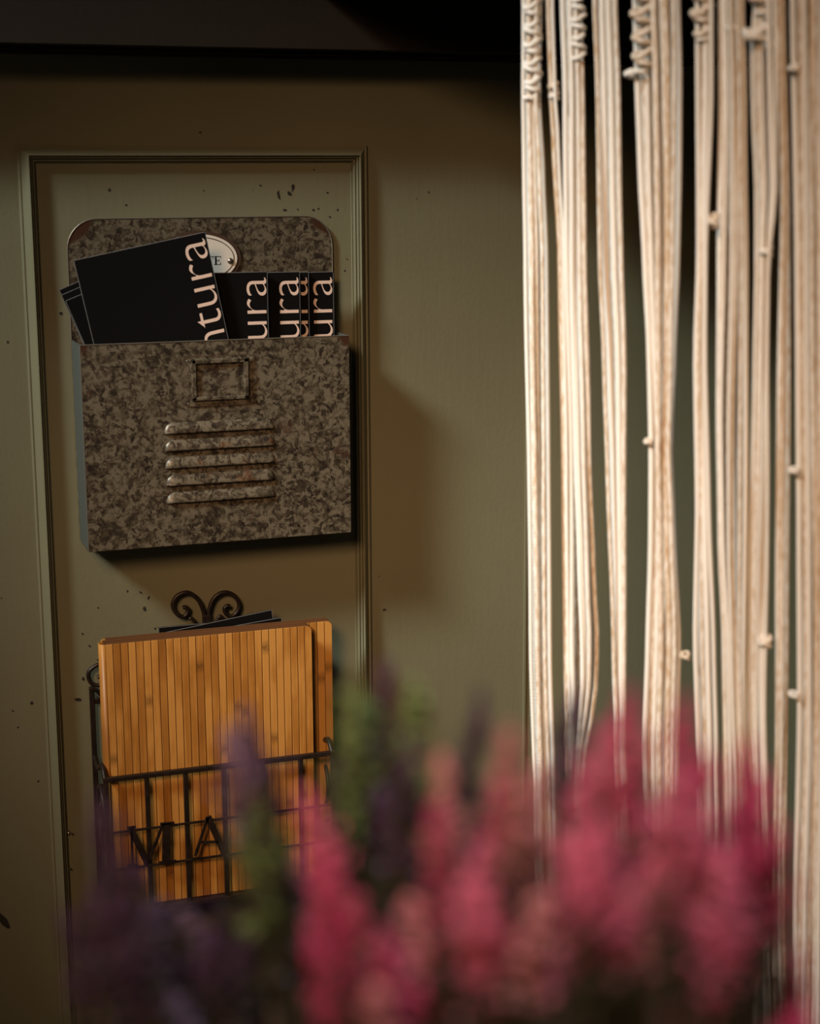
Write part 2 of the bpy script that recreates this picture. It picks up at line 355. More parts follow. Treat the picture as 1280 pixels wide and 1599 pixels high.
# louvres
la = P(256, 678, YF); lb = P(428.5, 667, YF); lz = [P(256, y, YF).z for y in (678, 705, 732, 759.5, 786.5)]
LW = lb.x - la.x; LHT = 0.0138; LP = 0.0044
def louvre_mesh():
    m = MB(); nu, nv = 40, 7; v = []; f = []
    def endp(u):
        e = min(u/0.09, (1-u)/0.07); e = max(0.0, min(1.0, e)); return math.sqrt(1-(1-e)**2)
    for i in range(nu+1):
        u = 0.5-0.5*math.cos(math.pi*i/nu); e = endp(u)
        for j in range(nv+1):
            t = j/nv
            z = LHT*max(e, 0.03)*(1-t); y = -LP*e*math.sin(t*math.pi/2)**0.75 if t > 0 else 0
            v.append((u*LW, y, z))
        v.append((u*LW, 0.0, 0.0012*e))
    n = nv+2
    for i in range(nu):
        for j in range(n-1):
            a = i*n+j; f.append((a, a+1, a+n+1, a+n))
    m.add(v, f); return m
lm = None
for z in lz:
    if lm is None:
        o = louvre_mesh().build('louvre', M_LOUV, None, True); lm = o.data
    else: o = obj('louvre', lm)
    o.location = (la.x, YF, z); under(o, hold)
# card frame with scalloped ears
ca, cb = P(297, 562, YF), P(388, 622, YF)
cx0, cx1 = ca.x, cb.x; cz1 = P(340, 559, YF).z; cz0 = P(340, 624, YF).z
def scallop():
    pts = []; e = 0.0110; h = cz1-cz0; b0, b1 = cz0-0.007, cz1+0.003
    def side(sx, xb):
        out = []
        for i in range(33):
            t = i/32; z = b0+(b1-b0)*t
            wv = 0.55+0.45*math.cos(2*math.pi*t*2.0)      # ears at either end and a swelling in the middle
            edge = min(1, math.sqrt(max(0, 1-abs(2*t-1)**14)))
            out.append((xb+sx*e*max(0.15, wv)*edge, z))
        return out
    pts += side(1, cx1); pts += list(reversed(side(-1, cx0)))
    return pts
cf = under(MB().prism(scallop(), YF-0.0016, YF).build('card_frame', M_GAL), hold)
sc_ = scallop(); under(MB().tube([(x, YF-0.0012, z) for x, z in sc_ + sc_[:1]], 0.0006, 5, False).build('outline_seam', M_BRIM), cf)  # dark line for the gap along the scalloped outline
fr = MB(); bw = 0.0062
for a, b_ in (((cx0, cz1-bw), (cx1, cz1)), ((cx0, cz0), (cx1, cz0+bw*0.8)), ((cx0, cz0), (cx0+bw, cz1)), ((cx1-bw, cz0), (cx1, cz1))):
    fr.box((a[0], YF-0.0060, a[1]), (b_[0], YF-0.0008, b_[1]), 0.0012)
under(fr.build('raised_border', M_GAL), cf)
for qx in (cx0-0.0045, cx1+0.0045):
    for qz in (cz0-0.003, cz1-0.002):
        rv = MB(); rv.tube([(qx, YF-0.0005, qz), (qx, YF-0.0018, qz), (qx, YF-0.0023, qz)], [0.0014, 0.0013, 0.0005], 8); under(rv.build('rivet', M_EDGE), cf)
# oval name plate
pc = P(311, 404, -0.006); AX, AZ = P(371, 404, -0.006).x-pc.x, 0.0315
def ell(ax, az, n=48): return [(pc.x+ax*math.cos(2*math.pi*i/n), pc.z+az*math.sin(2*math.pi*i/n)) for i in range(n)]
npl = under(MB().prism(ell(AX+0.0042, AZ+0.0036), -0.0065, -0.0045).build('name_plate', M_BRIM), hold)
under(MB().prism(ell(AX-0.001, AZ-0.001), -0.0078, -0.0065).build('enamel_face', M_CREAM), npl)
rg = MB(); rg.tube([(x, -0.0078, z) for x, z in ell(AX-0.0052, AZ-0.0048)+ell(AX-0.0052, AZ-0.0048)[:1]], 0.00055, 6, False); under(rg.build('ring_line', M_INK), npl)
sp = P(359.5, 407.5, -0.008)
under(MB().tube([(sp.x, -0.0078, sp.z), (sp.x, -0.0095, sp.z), (sp.x, -0.0105, sp.z)], [0.0040, 0.0034, 0.0016], 12).build('screw', M_SCREW, None, True), npl)
def text_mesh(s, size, extrude=0.0001, thin=0.0):
    cu = bpy.data.curves.new('t', 'FONT'); cu.body = s; cu.size = size; cu.extrude = extrude; cu.resolution_u = 6; cu.offset = thin
    o = bpy.data.objects.new('t', cu); COL.objects.link(o); bpy.context.view_layer.update()
    me = bpy.data.meshes.new_from_object(o.evaluated_get(bpy.context.evaluated_depsgraph_get()))
    bpy.data.objects.remove(o); bpy.data.curves.remove(cu); return me
def bounds(me):
    xs = [v.co.x for v in me.vertices]; ys = [v.co.y for v in me.vertices]; return min(xs), max(xs), min(ys), max(ys)
# serif letters T E of the plate, from bars
ex1 = P(344.5, 404, -0.0078).x; ez1 = P(338, 400, -0.0078).z; ez0 = P(338, 413.5, -0.0078).z; hh = ez1-ez0
lt = MB()
def lbar(xa, za, xb, zb): lt.box((xa, -0.0080, za), (xb, -0.0078, zb))
e0 = ex1-hh*0.80
lbar(e0+hh*.12, ez0, e0+hh*.30, ez1); lbar(e0, ez1-hh*.07, ex1, ez1); lbar(e0, ez0, ex1, ez0+hh*.07)
lbar(ex1-hh*.06, ez1-hh*.26, ex1, ez1); lbar(ex1-hh*.06, ez0, ex1, ez0+hh*.28); lbar(e0+hh*.3, ez0+hh*.47, e0+hh*.6, ez0+hh*.53); lbar(e0+hh*.56, ez0+hh*.36, e0+hh*.61, ez0+hh*.64)
t1 = e0-hh*0.10; t0 = t1-hh*0.85
lbar((t0+t1)/2-hh*.09, ez0, (t0+t1)/2+hh*.09, ez1); lbar(t0, ez1-hh*.07, t1, ez1); lbar(t0, ez1-hh*.28, t0+hh*.06, ez1); lbar(t1-hh*.06, ez1-hh*.28, t1, ez1)
lbar((t0+t1)/2-hh*.22, ez0, (t0+t1)/2+hh*.22, ez0+hh*.06)
under(lt.build('lettering', M_INK), npl)

# ------------------------------------------------------------------ black booklets
def booklet(name, wd, ht, th, text, xh, gap, label, group):
    """local frame: top right corner of the front cover at origin, x right, z up, front at y=0"""
    r = tag(empty(name), label, 'booklet', group)
    cv = 0.0005
    MB().box((-wd, 0, -ht), (0, cv, 0)).build('front_cover', M_BLACK, r)
    MB().box((-wd, th-cv, -ht), (0, th, 0)).build('back_cover', M_BLACK, r)
    MB().box((-wd+.001, cv, -ht+.001), (-.0006, th-cv, -.0006)).build('pages', M_PAGE, r)
    MB().tube([(-wd, 0.0002, -ht+.002), (-wd, 0.0002, -.0006), (-wd+.0006, 0.0002, 0), (-.0006, 0.0002, 0), (0, 0.0002, -.0006), (0, 0.0002, -ht+.002)], 0.00042, 5).build('pale_edge', M_PALE, r)
    if text:
        me = text_mesh(text, 1.0, 0.0, -0.013); ref = text_mesh('a', 1.0, 0.0); b0 = bounds(ref); k = xh/(b0[3]-b0[2]); bb = bounds(me)
        # reading upwards: text x -> +z, text y -> -x ; the end of the word sits just below the top edge
        for v in me.vertices:
            x, y, z = v.co; v.co = (-(y-b0[2])*k*1.0, -0.0001-z*k*0.0, (x-bb[1])*k*1.09)
        me.materials.clear(); me.materials.append(M_TAN)
        o = obj('lettering', me, None, r); o.location = (-gap[0], -0.00015, -gap[1])
        bpy.data.meshes.remove(ref)
    return r
G = 'black booklets in the metal pocket'
WB = 0.163
XH = 0.0268
def place_by_tr(r, px, py, y, ang, ):
    r.location = P(px, py, y); r.rotation_euler = (0, -math.radians(ang), 0)
b = booklet('booklet', WB, 0.352, 0.004, 'ntura', 0.0285, (0.0015, 0.006), 'large tilted black booklet in front, peach letters ntura up its edge', G); place_by_tr(b, 320, 362.5, -0.069, 11.0)
for px, py, y, lab in ((417, 424.5, -0.058, 'black booklet directly right of the tilted one, peach letters ura'),
                       (467.5, 424.5, -0.049, 'black booklet lettered ura, third from the right edge of the pocket'),
                       (481.5, 425, -0.043, 'black booklet showing only a narrow strip of peach letters'),
                       (520, 424.5, -0.037, 'rightmost black booklet in the metal pocket, lettered ura')):
    b = booklet('booklet', WB, P(px, py, y).z-ZB-T-0.0005, 0.004, 'ura', XH, (0.0008, 0.0062), lab, G); place_by_tr(b, px, py, y, 0)
def place_by_tl(r, px, py, y, ang, wd):
    a = math.radians(ang); tl = P(px, py, y); r.location = tl + Vector((math.cos(a)*wd, 0, math.sin(a)*wd)); r.rotation_euler = (0, -a, 0)
for px, py, y, ang, lab in ((102.5, 470, -0.0300, 21.0, 'front one of three black booklets fanned out to the left'),
                            (96, 461, -0.0235, 22.0, 'middle one of three black booklets fanned out to the left'),
                            (92.5, 453, -0.0170, 22.5, 'rear one of three black booklets fanned out to the left')):
    tl = P(px, py, y)
    b = booklet('booklet', WB, (tl.z-ZB-T-0.002)/math.cos(math.radians(ang)), 0.0048, None, 0, None, lab, G); place_by_tl(b, px, py, y, ang, WB)

# ------------------------------------------------------------------ iron rack
YR, YBK = -0.100, -0.012
ra = P(164, 1213, YR); rb = P(519, 1181, YR); rx0, rx1 = ra.x, rb.x; rzt = (ra.z+rb.z)/2
rzb = P(240, 1418, YR).z
rack = tag(empty('letter_rack', ((rx0+rx1)/2, YBK, rzb)), 'dark wrought iron wall rack with scrolls and cut-out letters, holding bamboo menus', 'magazine rack')
IR = 0.0032
def rpart(mb, name, smooth=True): return under(mb.build(name, M_IRON, None, smooth), rack)
rpart(MB().box((rx0-IR, YR-IR, rzt-IR), (rx1+IR, YR+IR, rzt+IR), 0.001), 'top_rail', False)
rpart(MB().box((rx0-IR, YR-IR, rzb-IR), (rx1+IR, YR+IR, rzb+IR), 0.001), 'bottom_rail', False)
n_b = 7
vx = [P(px, 1240, YR).x for px in (166, 230, 290.5, 350.5, 410, 470, 520)]
for i, x in enumerate(vx):
    hw = IR*0.95
    rpart(MB().box((x-hw, YR-IR*.8, rzb), (x+hw, YR+IR*.8, rzt), 0.0008), 'upright', False)
zu = P(300, 1283, YR).z; zl = P(300, 1340.5, YR).z
for z in (zu, zl): rpart(MB().box((rx0, YR-0.0045, z-0.0016), (rx1, YR-IR*.8, z+0.0016), 0.0006), 'letter_rail', False)
def letter(strokes, name='letter'):
    m = MB()
    for (xa, ya, xb, yb, wpx) in strokes:
        a, b_ = P(xa, ya, YR-.005), P(xb, yb, YR-.005); d = (b_-a); n = Vector((-d.z, 0, d.x)).normalized()*(wpx*0.00039)
        q = [a+n, b_+n, b_-n, a-n]; m.prism([(v.x, v.z) for v in q], YR-0.0066, YR-0.0044)
    return rpart(m, name, False)
letter([(205, 1292, 207, 1352, 4), (203, 1292, 231, 1349, 11), (231, 1349, 254, 1287, 5), (260, 1285, 259, 1345, 13), (250, 1286.5, 272, 1284.5, 4), (248, 1347, 275, 1344, 4), (198, 1292.5, 212, 1291, 4), (199, 1352, 215, 1350.5, 4)])
letter([(324.5, 1275, 305, 1336, 5), (324.5, 1275, 350, 1332, 11), (314, 1315, 341, 1314, 4), (298, 1341, 313, 1339.5, 4), (342, 1336, 360, 1334, 4)])
# sides
for x in (rx0, rx1):
    pz = P(146, 1072, YBK).z; az = P(146, 1180, YBK).z
    rpart(MB().box((x-IR, YBK-IR, rzb), (x+IR, YBK+IR, pz), 0.001), 'back_post', False)
    rpart(MB().tube(catmull([(x, YBK, az), (x, YBK-0.03, az-0.006), (x, YR+0.02, rzt+0.012), (x, YR, rzt)], 6), 0.0036, 6), 'side_arm')
    rpart(MB().box((x-IR, YR, rzb-IR), (x+IR, YBK, rzb+IR), 0.001), 'bottom_arm', False)
    ctr = Vector((x, (YR+YBK)/2, (rzt+rzb)/2+0.03)); pts = []
    for i in range(40):
        t = i/39; an = -2.2+t*math.pi*3.1; rr = 0.036*(1-t*0.78); pts.append((x, ctr.y+rr*math.cos(an), ctr.z+rr*math.sin(an)*1.4))
    rpart(MB().tube(pts, 0.0026, 6), 'side_scroll')
# floor plate and back cross bars
rpart(MB().box((rx0, YR, rzb-0.0012), (rx1, YBK, rzb+0.0012)), 'floor_plate', False)
for z in (rzb+0.02, (rzt+rzb)/2+0.05, P(200, 1090, YBK).z): rpart(MB().box((rx0, YBK-.002, z-IR), (rx1, YBK+.002, z+IR), 0.001), 'back_bar', False)
# scrolls: list of pixels, on the back plane
def scroll(px, y=YBK, r0=0.0028): return MB().tube(catmull([P(a, b_, y) for a, b_ in px], 7), r0, 8)
LS = [(321, 985), (319, 962), (316, 950), (309, 936), (298, 927), (287, 925.5), (276, 931), (270, 941), (271, 951), (278, 960), (286, 963), (292, 958), (293.5, 951), (289, 948), (285.5, 949)]
RS = [(324, 985), (325.5, 962), (327, 950), (332, 937), (341, 928), (352, 925), (364, 929), (372, 939), (373, 949), (367, 959), (359, 962), (352, 957), (350.5, 950), (355, 946), (358.5, 947)]
rpart(scroll(LS), 'top_scroll'); rpart(scroll(RS), 'top_scroll')
rpart(scroll([(305, 972), (299, 965), (295, 967)], r0=0.0022), 'scroll_tip'); rpart(scroll([(338, 970), (343, 962), (348, 965)], r0=0.0022), 'scroll_tip')
cx = P(322.5, 962, YBK); zc = P(322, 1090, YBK).z
rpart(MB().box((cx.x-0.0055, YBK-0.0035, cx.z-0.016), (cx.x+0.0055, YBK+0.0035, cx.z+0.002), 0.001), 'collar', False)
rpart(MB().box((cx.x-IR, YBK-0.002, zc), (cx.x+IR, YBK+0.002, cx.z), 0.001), 'back_stem', False)
SS = [(168, 1037), (157, 1037), (147, 1041), (139, 1049), (138.5, 1059), (144, 1068), (153, 1070), (159, 1066), (160, 1059), (155.5, 1056.5), (152, 1058)]
rpart(scroll(SS), 'side_curl')
rpart(scroll([(147, 1076), (153, 1080), (160, 1090), (157, 1094), (151, 1090)], r0=0.0026), 'scroll_tip')
dx = rx0 + rx1
def mirror(px): return [Vector((dx - P(a, b_, YBK).x, YBK, P(a, b_, YBK).z)) for a, b_ in px]
rpart(MB().tube(catmull(mirror(SS[1:]), 7), 0.0028, 8), 'side_curl')

# ------------------------------------------------------------------ bamboo menus
def rounded_cover(x0, x1, z0, z1, rc):
    p = [(x0, z0), (x1, z0)]
    for i in range(7):
        a = math.pi/2*i/6; p.append((x1-rc+rc*math.cos(a), z1-rc+rc*math.sin(a)))
    p.append((x0, z1)); return p
slat_cache = {}
def slat(wd, ht, corner=0.0):
    k = (round(wd, 5), round(ht, 4), corner)
    if k not in slat_cache:
        m = MB()
        if corner > 0:
            g = 0.00035; pl = [(g, -ht), (wd-g, -ht)] + [(wd-g-corner+corner*math.cos(math.pi/2*i/5), -corner+corner*math.sin(math.pi/2*i/5)) for i in range(6)] + [(g, 0)]
            m.prism(pl, -0.0011, 0)
        else: m.box((0.00045, -0.0012, -ht), (wd-0.00045, 0, 0), 0.0004)
        o = m.build('slat', M_BAM); slat_cache[k] = o.data; bpy.data.objects.remove(o)
    return slat_cache[k]
def menu(xl, xr, ztop, zbot, yf, depth, nsl, label):
    r = tag(empty('bamboo_menu', ((xl+xr)/2, yf+depth/2, zbot)), label, 'menu', 'bamboo menus in the iron rack'); bpy.context.view_layer.update()
    bt = 0.0022
    fc = under(MB().prism(rounded_cover(xl, xr, zbot, ztop+0.0008, 0.008), yf+0.0011, yf+0.0011+bt).build('front_cover', M_LEATHER), r)
    bc = under(MB().prism(rounded_cover(xl, xr+0.001, zbot, ztop+0.0008, 0.008), yf+depth-bt, yf+depth).build('back_cover', M_LEATHER), r)
    pg = under(MB().box((xl+0.004, yf+0.0011+bt+.001, zbot+.006), (xr-0.012, yf+depth-bt-.001, ztop-0.004)).build('pages', M_LEATHER), r)
    sp = MB(); hf = depth/2
    for z0, z1 in ((zbot, ztop),):
        pts = [(xl-hf*0.8*math.sin(math.pi*i/8), yf+hf-hf*math.cos(math.pi*i/8)) for i in range(9)]
        inn = [(xl-(hf-0.002)*0.8*math.sin(math.pi*i/8), yf+hf-(hf-0.002)*math.cos(math.pi*i/8)) for i in range(9)]
        ring = pts+inn[::-1]; n = len(ring)
        sp.add([(x, y, z0) for x, y in ring]+[(x, y, z1) for x, y in ring], [(i, (i+1) % n, n+(i+1) % n, n+i) for i in range(n)] + [(i, i+1, n-2-i, n-1-i) for i in range(8)] + [(n+i, n+i+1, 2*n-2-i, 2*n-1-i) for i in range(8)])
    spn = under(sp.build('spine', M_BAM, None, True), r)
    sw = (xr-xl)/nsl
    for i in range(nsl):
        o = obj('slat', slat(sw, ztop-zbot, 0.007 if i == nsl-1 else 0.0)); o.location = (xl+i*sw, yf+0.0011, ztop); under(o, fc)
    return r
ym1 = -0.088
m1a, m1b = P(164, 1003, ym1), P(486.5, 981, ym1); zf = rzb+0.0016
zt1 = (m1a.z+m1b.z)/2
menu(m1a.x, m1b.x, zt1, zf, ym1, 0.019, 28, 'front bamboo slat menu folder with rounded corner, in the iron rack')
ym2 = -0.066
q2 = P(518, 969.5, ym2); xl2 = m1a.x+0.006
menu(xl2, q2.x, q2.z, zf, ym2, 0.017, 29, 'rear bamboo slat menu folder, showing as a strip at the right')
# scratched mark on a few slats of the front menu is wear: a faint burnt patch
G2 = 'black booklets behind the bamboo menus'
def rbook(tr, y, ang, wd, lab):
    t = P(tr[0], tr[1], y); a = math.radians(ang)
    ht = (t.z - math.sin(a)*wd - zf - 0.001)/math.cos(a) if ang > 0 else t.z-zf-0.001
    b = booklet('booklet', wd, ht, 0.0038, None, 0, None, lab, G2); b.location = t; b.rotation_euler = (0, -a, 0)
rbook((424, 952.5), -0.0375, 7.0, 0.150, 'black booklet tilted upwards behind the bamboo menus')
rbook((439, 964.5), -0.0440, 5.0, 0.090, 'lowest black booklet peeking out behind the bamboo menus')
rbook((392, 967), -0.0275, 0.0, P(392, 967, -0.0275).x-P(247.5, 972, -0.0275).x, 'level black booklet right under the iron scrolls')

# ------------------------------------------------------------------ screws in the panel
for px, py, lab in ((107, 1300, 'upper small brass screw beside the left moulding'), (105, 1355, 'lower small brass screw beside the left moulding')):
    c = P(px, py); s_ = tag(empty('screw', c), lab, 'screw', 'small screws in the panel')
    MB().tube([(0, 0, 0), (0, -0.0025, 0), (0, -0.004, 0)], [0.0030, 0.0028, 0.0012], 10).build('head', M_SCREW, s_, True)
    MB().tube([(0.001, -0.002, 0.001), (0.002, -0.010, 0.002)], 0.0011, 6).build('shank', M_SCREW, s_)

# ------------------------------------------------------------------ macrame curtain
def ydep(px): return -0.48 - (px-812)/468.0*0.34
YTOP, YBOT = -118, 1900
mac = empty('macrame_curtain', P(1046, YBOT, ydep(1046))); tag(mac, 'cream cotton macrame curtain of long hanging cords with knots', 'curtain')
bpy.context.view_layer.update(); MAC_INV = mac.matrix_world.inverted()
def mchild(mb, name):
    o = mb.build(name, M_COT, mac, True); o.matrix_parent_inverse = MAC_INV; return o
def interp(keys, y):
    if y <= keys[0][0]: return keys[0][1:]
    for k0, k1 in zip(keys, keys[1:]):
        if y <= k1[0]:
            t = (y-k0[0])/(k1[0]-k0[0]); t = t*t*(3-2*t)*0.5 + t*0.5
            return [a+(b_-a)*t for a, b_ in zip(k0[1:], k1[1:])]
    return keys[-1][1:]
BUN = [  # keys (y, left, right), cords front, cords behind
    ([(-190, 812, 846), (0, 812, 850), (150, 811, 848), (260, 812, 856), (400, 815, 862), (700, 821, 863), (1000, 822, 865), (1300, 833, 872), (1500, 842, 878), (1900, 850, 885)], 5, 3),
    ([(-190, 850, 866), (0, 852, 866), (140, 858, 869), (220, 862, 876), (400, 874, 884), (700, 880, 890), (1900, 886, 896)], 2, 1),
    ([(-190, 868, 916), (0, 870, 915), (150, 876, 918), (400, 880, 918), (700, 884, 927), (900, 884, 938), (1000, 884, 945), (1080, 888, 940), (1200, 889, 915), (1400, 889, 906), (1900, 892, 910)], 5, 4),
    ([(-190, 918, 964), (0, 920, 968), (150, 925, 973), (300, 928, 974), (400, 930, 976), (560, 938, 980), (750, 944, 978), (1000, 953, 978), (1150, 960, 976), (1300, 962, 984), (1900, 966, 990)], 4, 3),
    ([(-190, 976, 1070), (0, 978, 1073), (110, 982, 1075), (250, 988, 1073), (400, 997, 1068), (550, 1006, 1060), (700, 1010, 1053), (850, 1008, 1060), (1000, 1002, 1070), (1150, 998, 1066), (1300, 1004, 1062), (1900, 1010, 1060)], 8, 6),
    ([(-190, 1083, 1114), (0, 1083, 1116), (150, 1082, 1117), (400, 1085, 1106), (550, 1080, 1106), (800, 1085, 1112), (1000, 1079, 1122), (1200, 1085, 1126), (1900, 1090, 1130)], 4, 2),
    ([(-190, 1120, 1160), (0, 1121, 1162), (150, 1121, 1168), (400, 1114, 1172), (650, 1110, 1170), (850, 1114, 1168), (1000, 1124, 1165), (1200, 1128, 1168), (1900, 1132, 1170)], 6, 4),
    ([(-190, 1172, 1206), (0, 1172, 1212), (70, 1166, 1216), (160, 1168, 1217), (300, 1175, 1218), (420, 1178, 1204), (600, 1176, 1200), (900, 1168, 1200), (1100, 1164, 1199), (1300, 1172, 1204), (1900, 1175, 1205)], 5, 3),
    ([(-190, 1214, 1226), (0, 1214, 1226), (300, 1218, 1234), (600, 1210, 1238), (1000, 1206, 1236), (1300, 1204, 1232), (1900, 1204, 1230)], 3, 2),
    ([(-190, 1228, 1296), (0, 1229, 1296), (400, 1236, 1300), (800, 1240, 1300), (1100, 1242, 1296), (1400, 1236, 1290), (1900, 1236, 1290)], 8, 6),
    ([(-190, 1296, 1345), (0, 1296, 1345), (800, 1300, 1350), (1900, 1296, 1350)], 5, 3),
]
YS = [YTOP + i*(YBOT-YTOP)/44 for i in range(45)]
def cord(keys, t, dy, rpx, wob):
    ph = rnd.uniform(0, 6.28); fq = rnd.uniform(0.004, 0.008); pts = []
    for y in YS:
        l, r = interp(keys, y); x = l + (r-l)*t + wob*math.sin(y*fq+ph)
        pts.append(P(x, y, ydep(x)+dy+0.003*math.sin(y*fq*0.7+ph*2)))
    return pts
for keys, nf, nb in BUN:
    wm = sum(k[2]-k[1] for k in keys)/len(keys)
    for layer, n in ((0, nf), (1, nb)):
        for i in range(n):
            t = (i+0.5)/n if layer == 0 else (i+1.0)/(n+1)
            t = 0.08+0.84*t + rnd.uniform(-0.5, 0.5)*0.5/n
            rpx = min(6.4, max(3.4, wm/n*0.56))*rnd.uniform(0.7, 1.15)
            pts = cord(keys, t, (0.0 if layer == 0 else 0.026) + rnd.uniform(-0.009, 0.009), rpx, rnd.uniform(0.4, 2.2))
            k = (CAM[1]*-1 + ydep(keys[0][1]))*1.06/FPX
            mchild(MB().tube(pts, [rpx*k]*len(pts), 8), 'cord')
# added unseen beam above the curtain, placed to shade the upper right wall
LZ = P(1046, -118, ydep(1046)).z
lx0, lx1 = 0.56, 2.2
ly = lambda x: ydep(812) + (x-P(812, 600, ydep(812)).x)*(ydep(1280)-ydep(812))/(P(1280, 600, ydep(1280)).x-P(812, 600, ydep(812)).x)
lv = [(x, ly(x)+dy, z) for x in (lx0, lx1) for dy in (-0.06, 0.10) for z in (LZ, LZ+0.34)]
lt2 = MB(); lt2.add(lv, [(0, 1, 3, 2), (4, 6, 7, 5), (0, 4, 5, 1), (2, 3, 7, 6), (0, 2, 6, 4), (1, 5, 7, 3)])
struct(lt2.build('shade_beam', M_HEAD), 'added unseen beam above the cord curtain, shading the upper wall')
# knots: wraps around the cords
def sinnet(keys_px, half, n, name='knot_column', thick=4.2):
    (xa, ya), (xb, yb) = keys_px; m = MB()
    k = (2.1 + ydep(xa))*1.06/FPX
    for i in range(n):
        t = (i+0.5)/n; x = xa+(xb-xa)*t; y = ya+(yb-ya)*t; h = half*(1.0+0.22*math.sin(i*1.9)); s = 1 if i % 2 == 0 else -1
        c = P(x, y, ydep(x)-0.004); pts = []
        for j in range(13):
            an = 2*math.pi*j/12
            pts.append((c.x+h*k*math.cos(an), c.y-0.007*math.sin(an)+0.002, c.z + s*h*k*0.42*math.cos(an) + 0.5*h*k*0.3*math.sin(2*an)))
        m.tube(pts, thick*k*rnd.uniform(0.85, 1.15), 7, False)
    return mchild(m, name)
def knot(px, py, half, hh):
    m = MB(); k = (2.1+ydep(px))*1.06/FPX; half *= 0.82; c = P(px, py, ydep(px)-0.003)
    for s in (-1, 1):
        pts = []
        for j in range(13):
            an = 2*math.pi*j/12; pts.append((c.x+half*k*math.cos(an), c.y-0.006*math.sin(an), c.z+s*hh*k*0.45*math.cos(an)+s*hh*k*0.25))
        m.tube(pts, hh*k*0.38, 7, False)
    return mchild(m, 'knot')
sinnet(((832, -60), (833, 148)), 11, 14); sinnet(((904, -40), (905, 95)), 8, 9, thick=3.6)
sinnet(((1003, -60), (1006, 108)), 14, 10, thick=5.2); sinnet(((1096, -60), (1098, 58)), 13, 7, thick=5)
sinnet(((1186, -50), (1184, 8)), 15, 4, thick=6); sinnet(((1184, 42), (1185, 66)), 20, 2, thick=6)
for a in ((829, 153, 16, 7), (864, 135, 7, 8), (865, 150, 7, 7), (982, 115, 6, 8), (1001, 112, 16, 7), (1098, 62, 13, 6), (1143, 44, 10, 6), (1112, 345, 7, 14), (1195, 392, 11, 10),
          (1194, 1002, 10, 13), (1238, 107, 7, 8), (1238, 735, 6, 7), (1069, 1024, 7, 8), (1238, 1085, 5, 7), (1012, 690, 6, 7), (1188, 20, 10, 6)):
    knot(*a)
ra_, rb_ = P(770, YTOP+10, ydep(770)+0.006), P(1380, YTOP+10, ydep(1380)+0.006); zr = (ra_.z+rb_.z)/2
ra_.z = rb_.z = zr
o = MB().tube([ra_, rb_], 0.014, 14).build('wooden_rod', M_WOODROD, mac, True); o.matrix_parent_inverse = MAC_INV

# ------------------------------------------------------------------ heather in the foreground
def leafmat(name, c0, c1, trans=0.15):
    m, nt, b = new_mat(name); L = nt.links.new
    n = N(nt, 'ShaderNodeTexNoise', Scale=90.0, Detail=2.0); L(mapped(nt).outputs[0], n.inputs['Vector'])
    r = ramp(nt, [(0.35, c0), (0.65, c1)]); L(n.outputs['Fac'], r.inputs[0]); L(r.outputs[0], b.inputs['Base Color'])
    b.inputs['Roughness'].default_value = 0.65; b.inputs['Specular IOR Level'].default_value = 0.2
    return m
PAL = {'pink': leafmat('pink_bells', (0.42, 0.055, 0.13), (0.62, 0.16, 0.24)),
       'rose': leafmat('rose_bells', (0.40, 0.11, 0.13), (0.55, 0.22, 0.22)),
       'crimson': leafmat('crimson_bells', (0.30, 0.025, 0.075), (0.45, 0.05, 0.13)),
       'purple': leafmat('purple_bells', (0.026, 0.009, 0.028), (0.070, 0.030, 0.075)),
       'lilac': leafmat('lilac_bells', (0.085, 0.055, 0.095), (0.19, 0.12, 0.19)),
       'green': leafmat('green_tips', (0.085, 0.13, 0.045), (0.15, 0.21, 0.075))}
M_LEAF = leafmat('dark_needles', (0.018, 0.018, 0.009), (0.042, 0.040, 0.018))
M_STEM = plain('brown_stem', (0.05, 0.028, 0.018), 0.8)
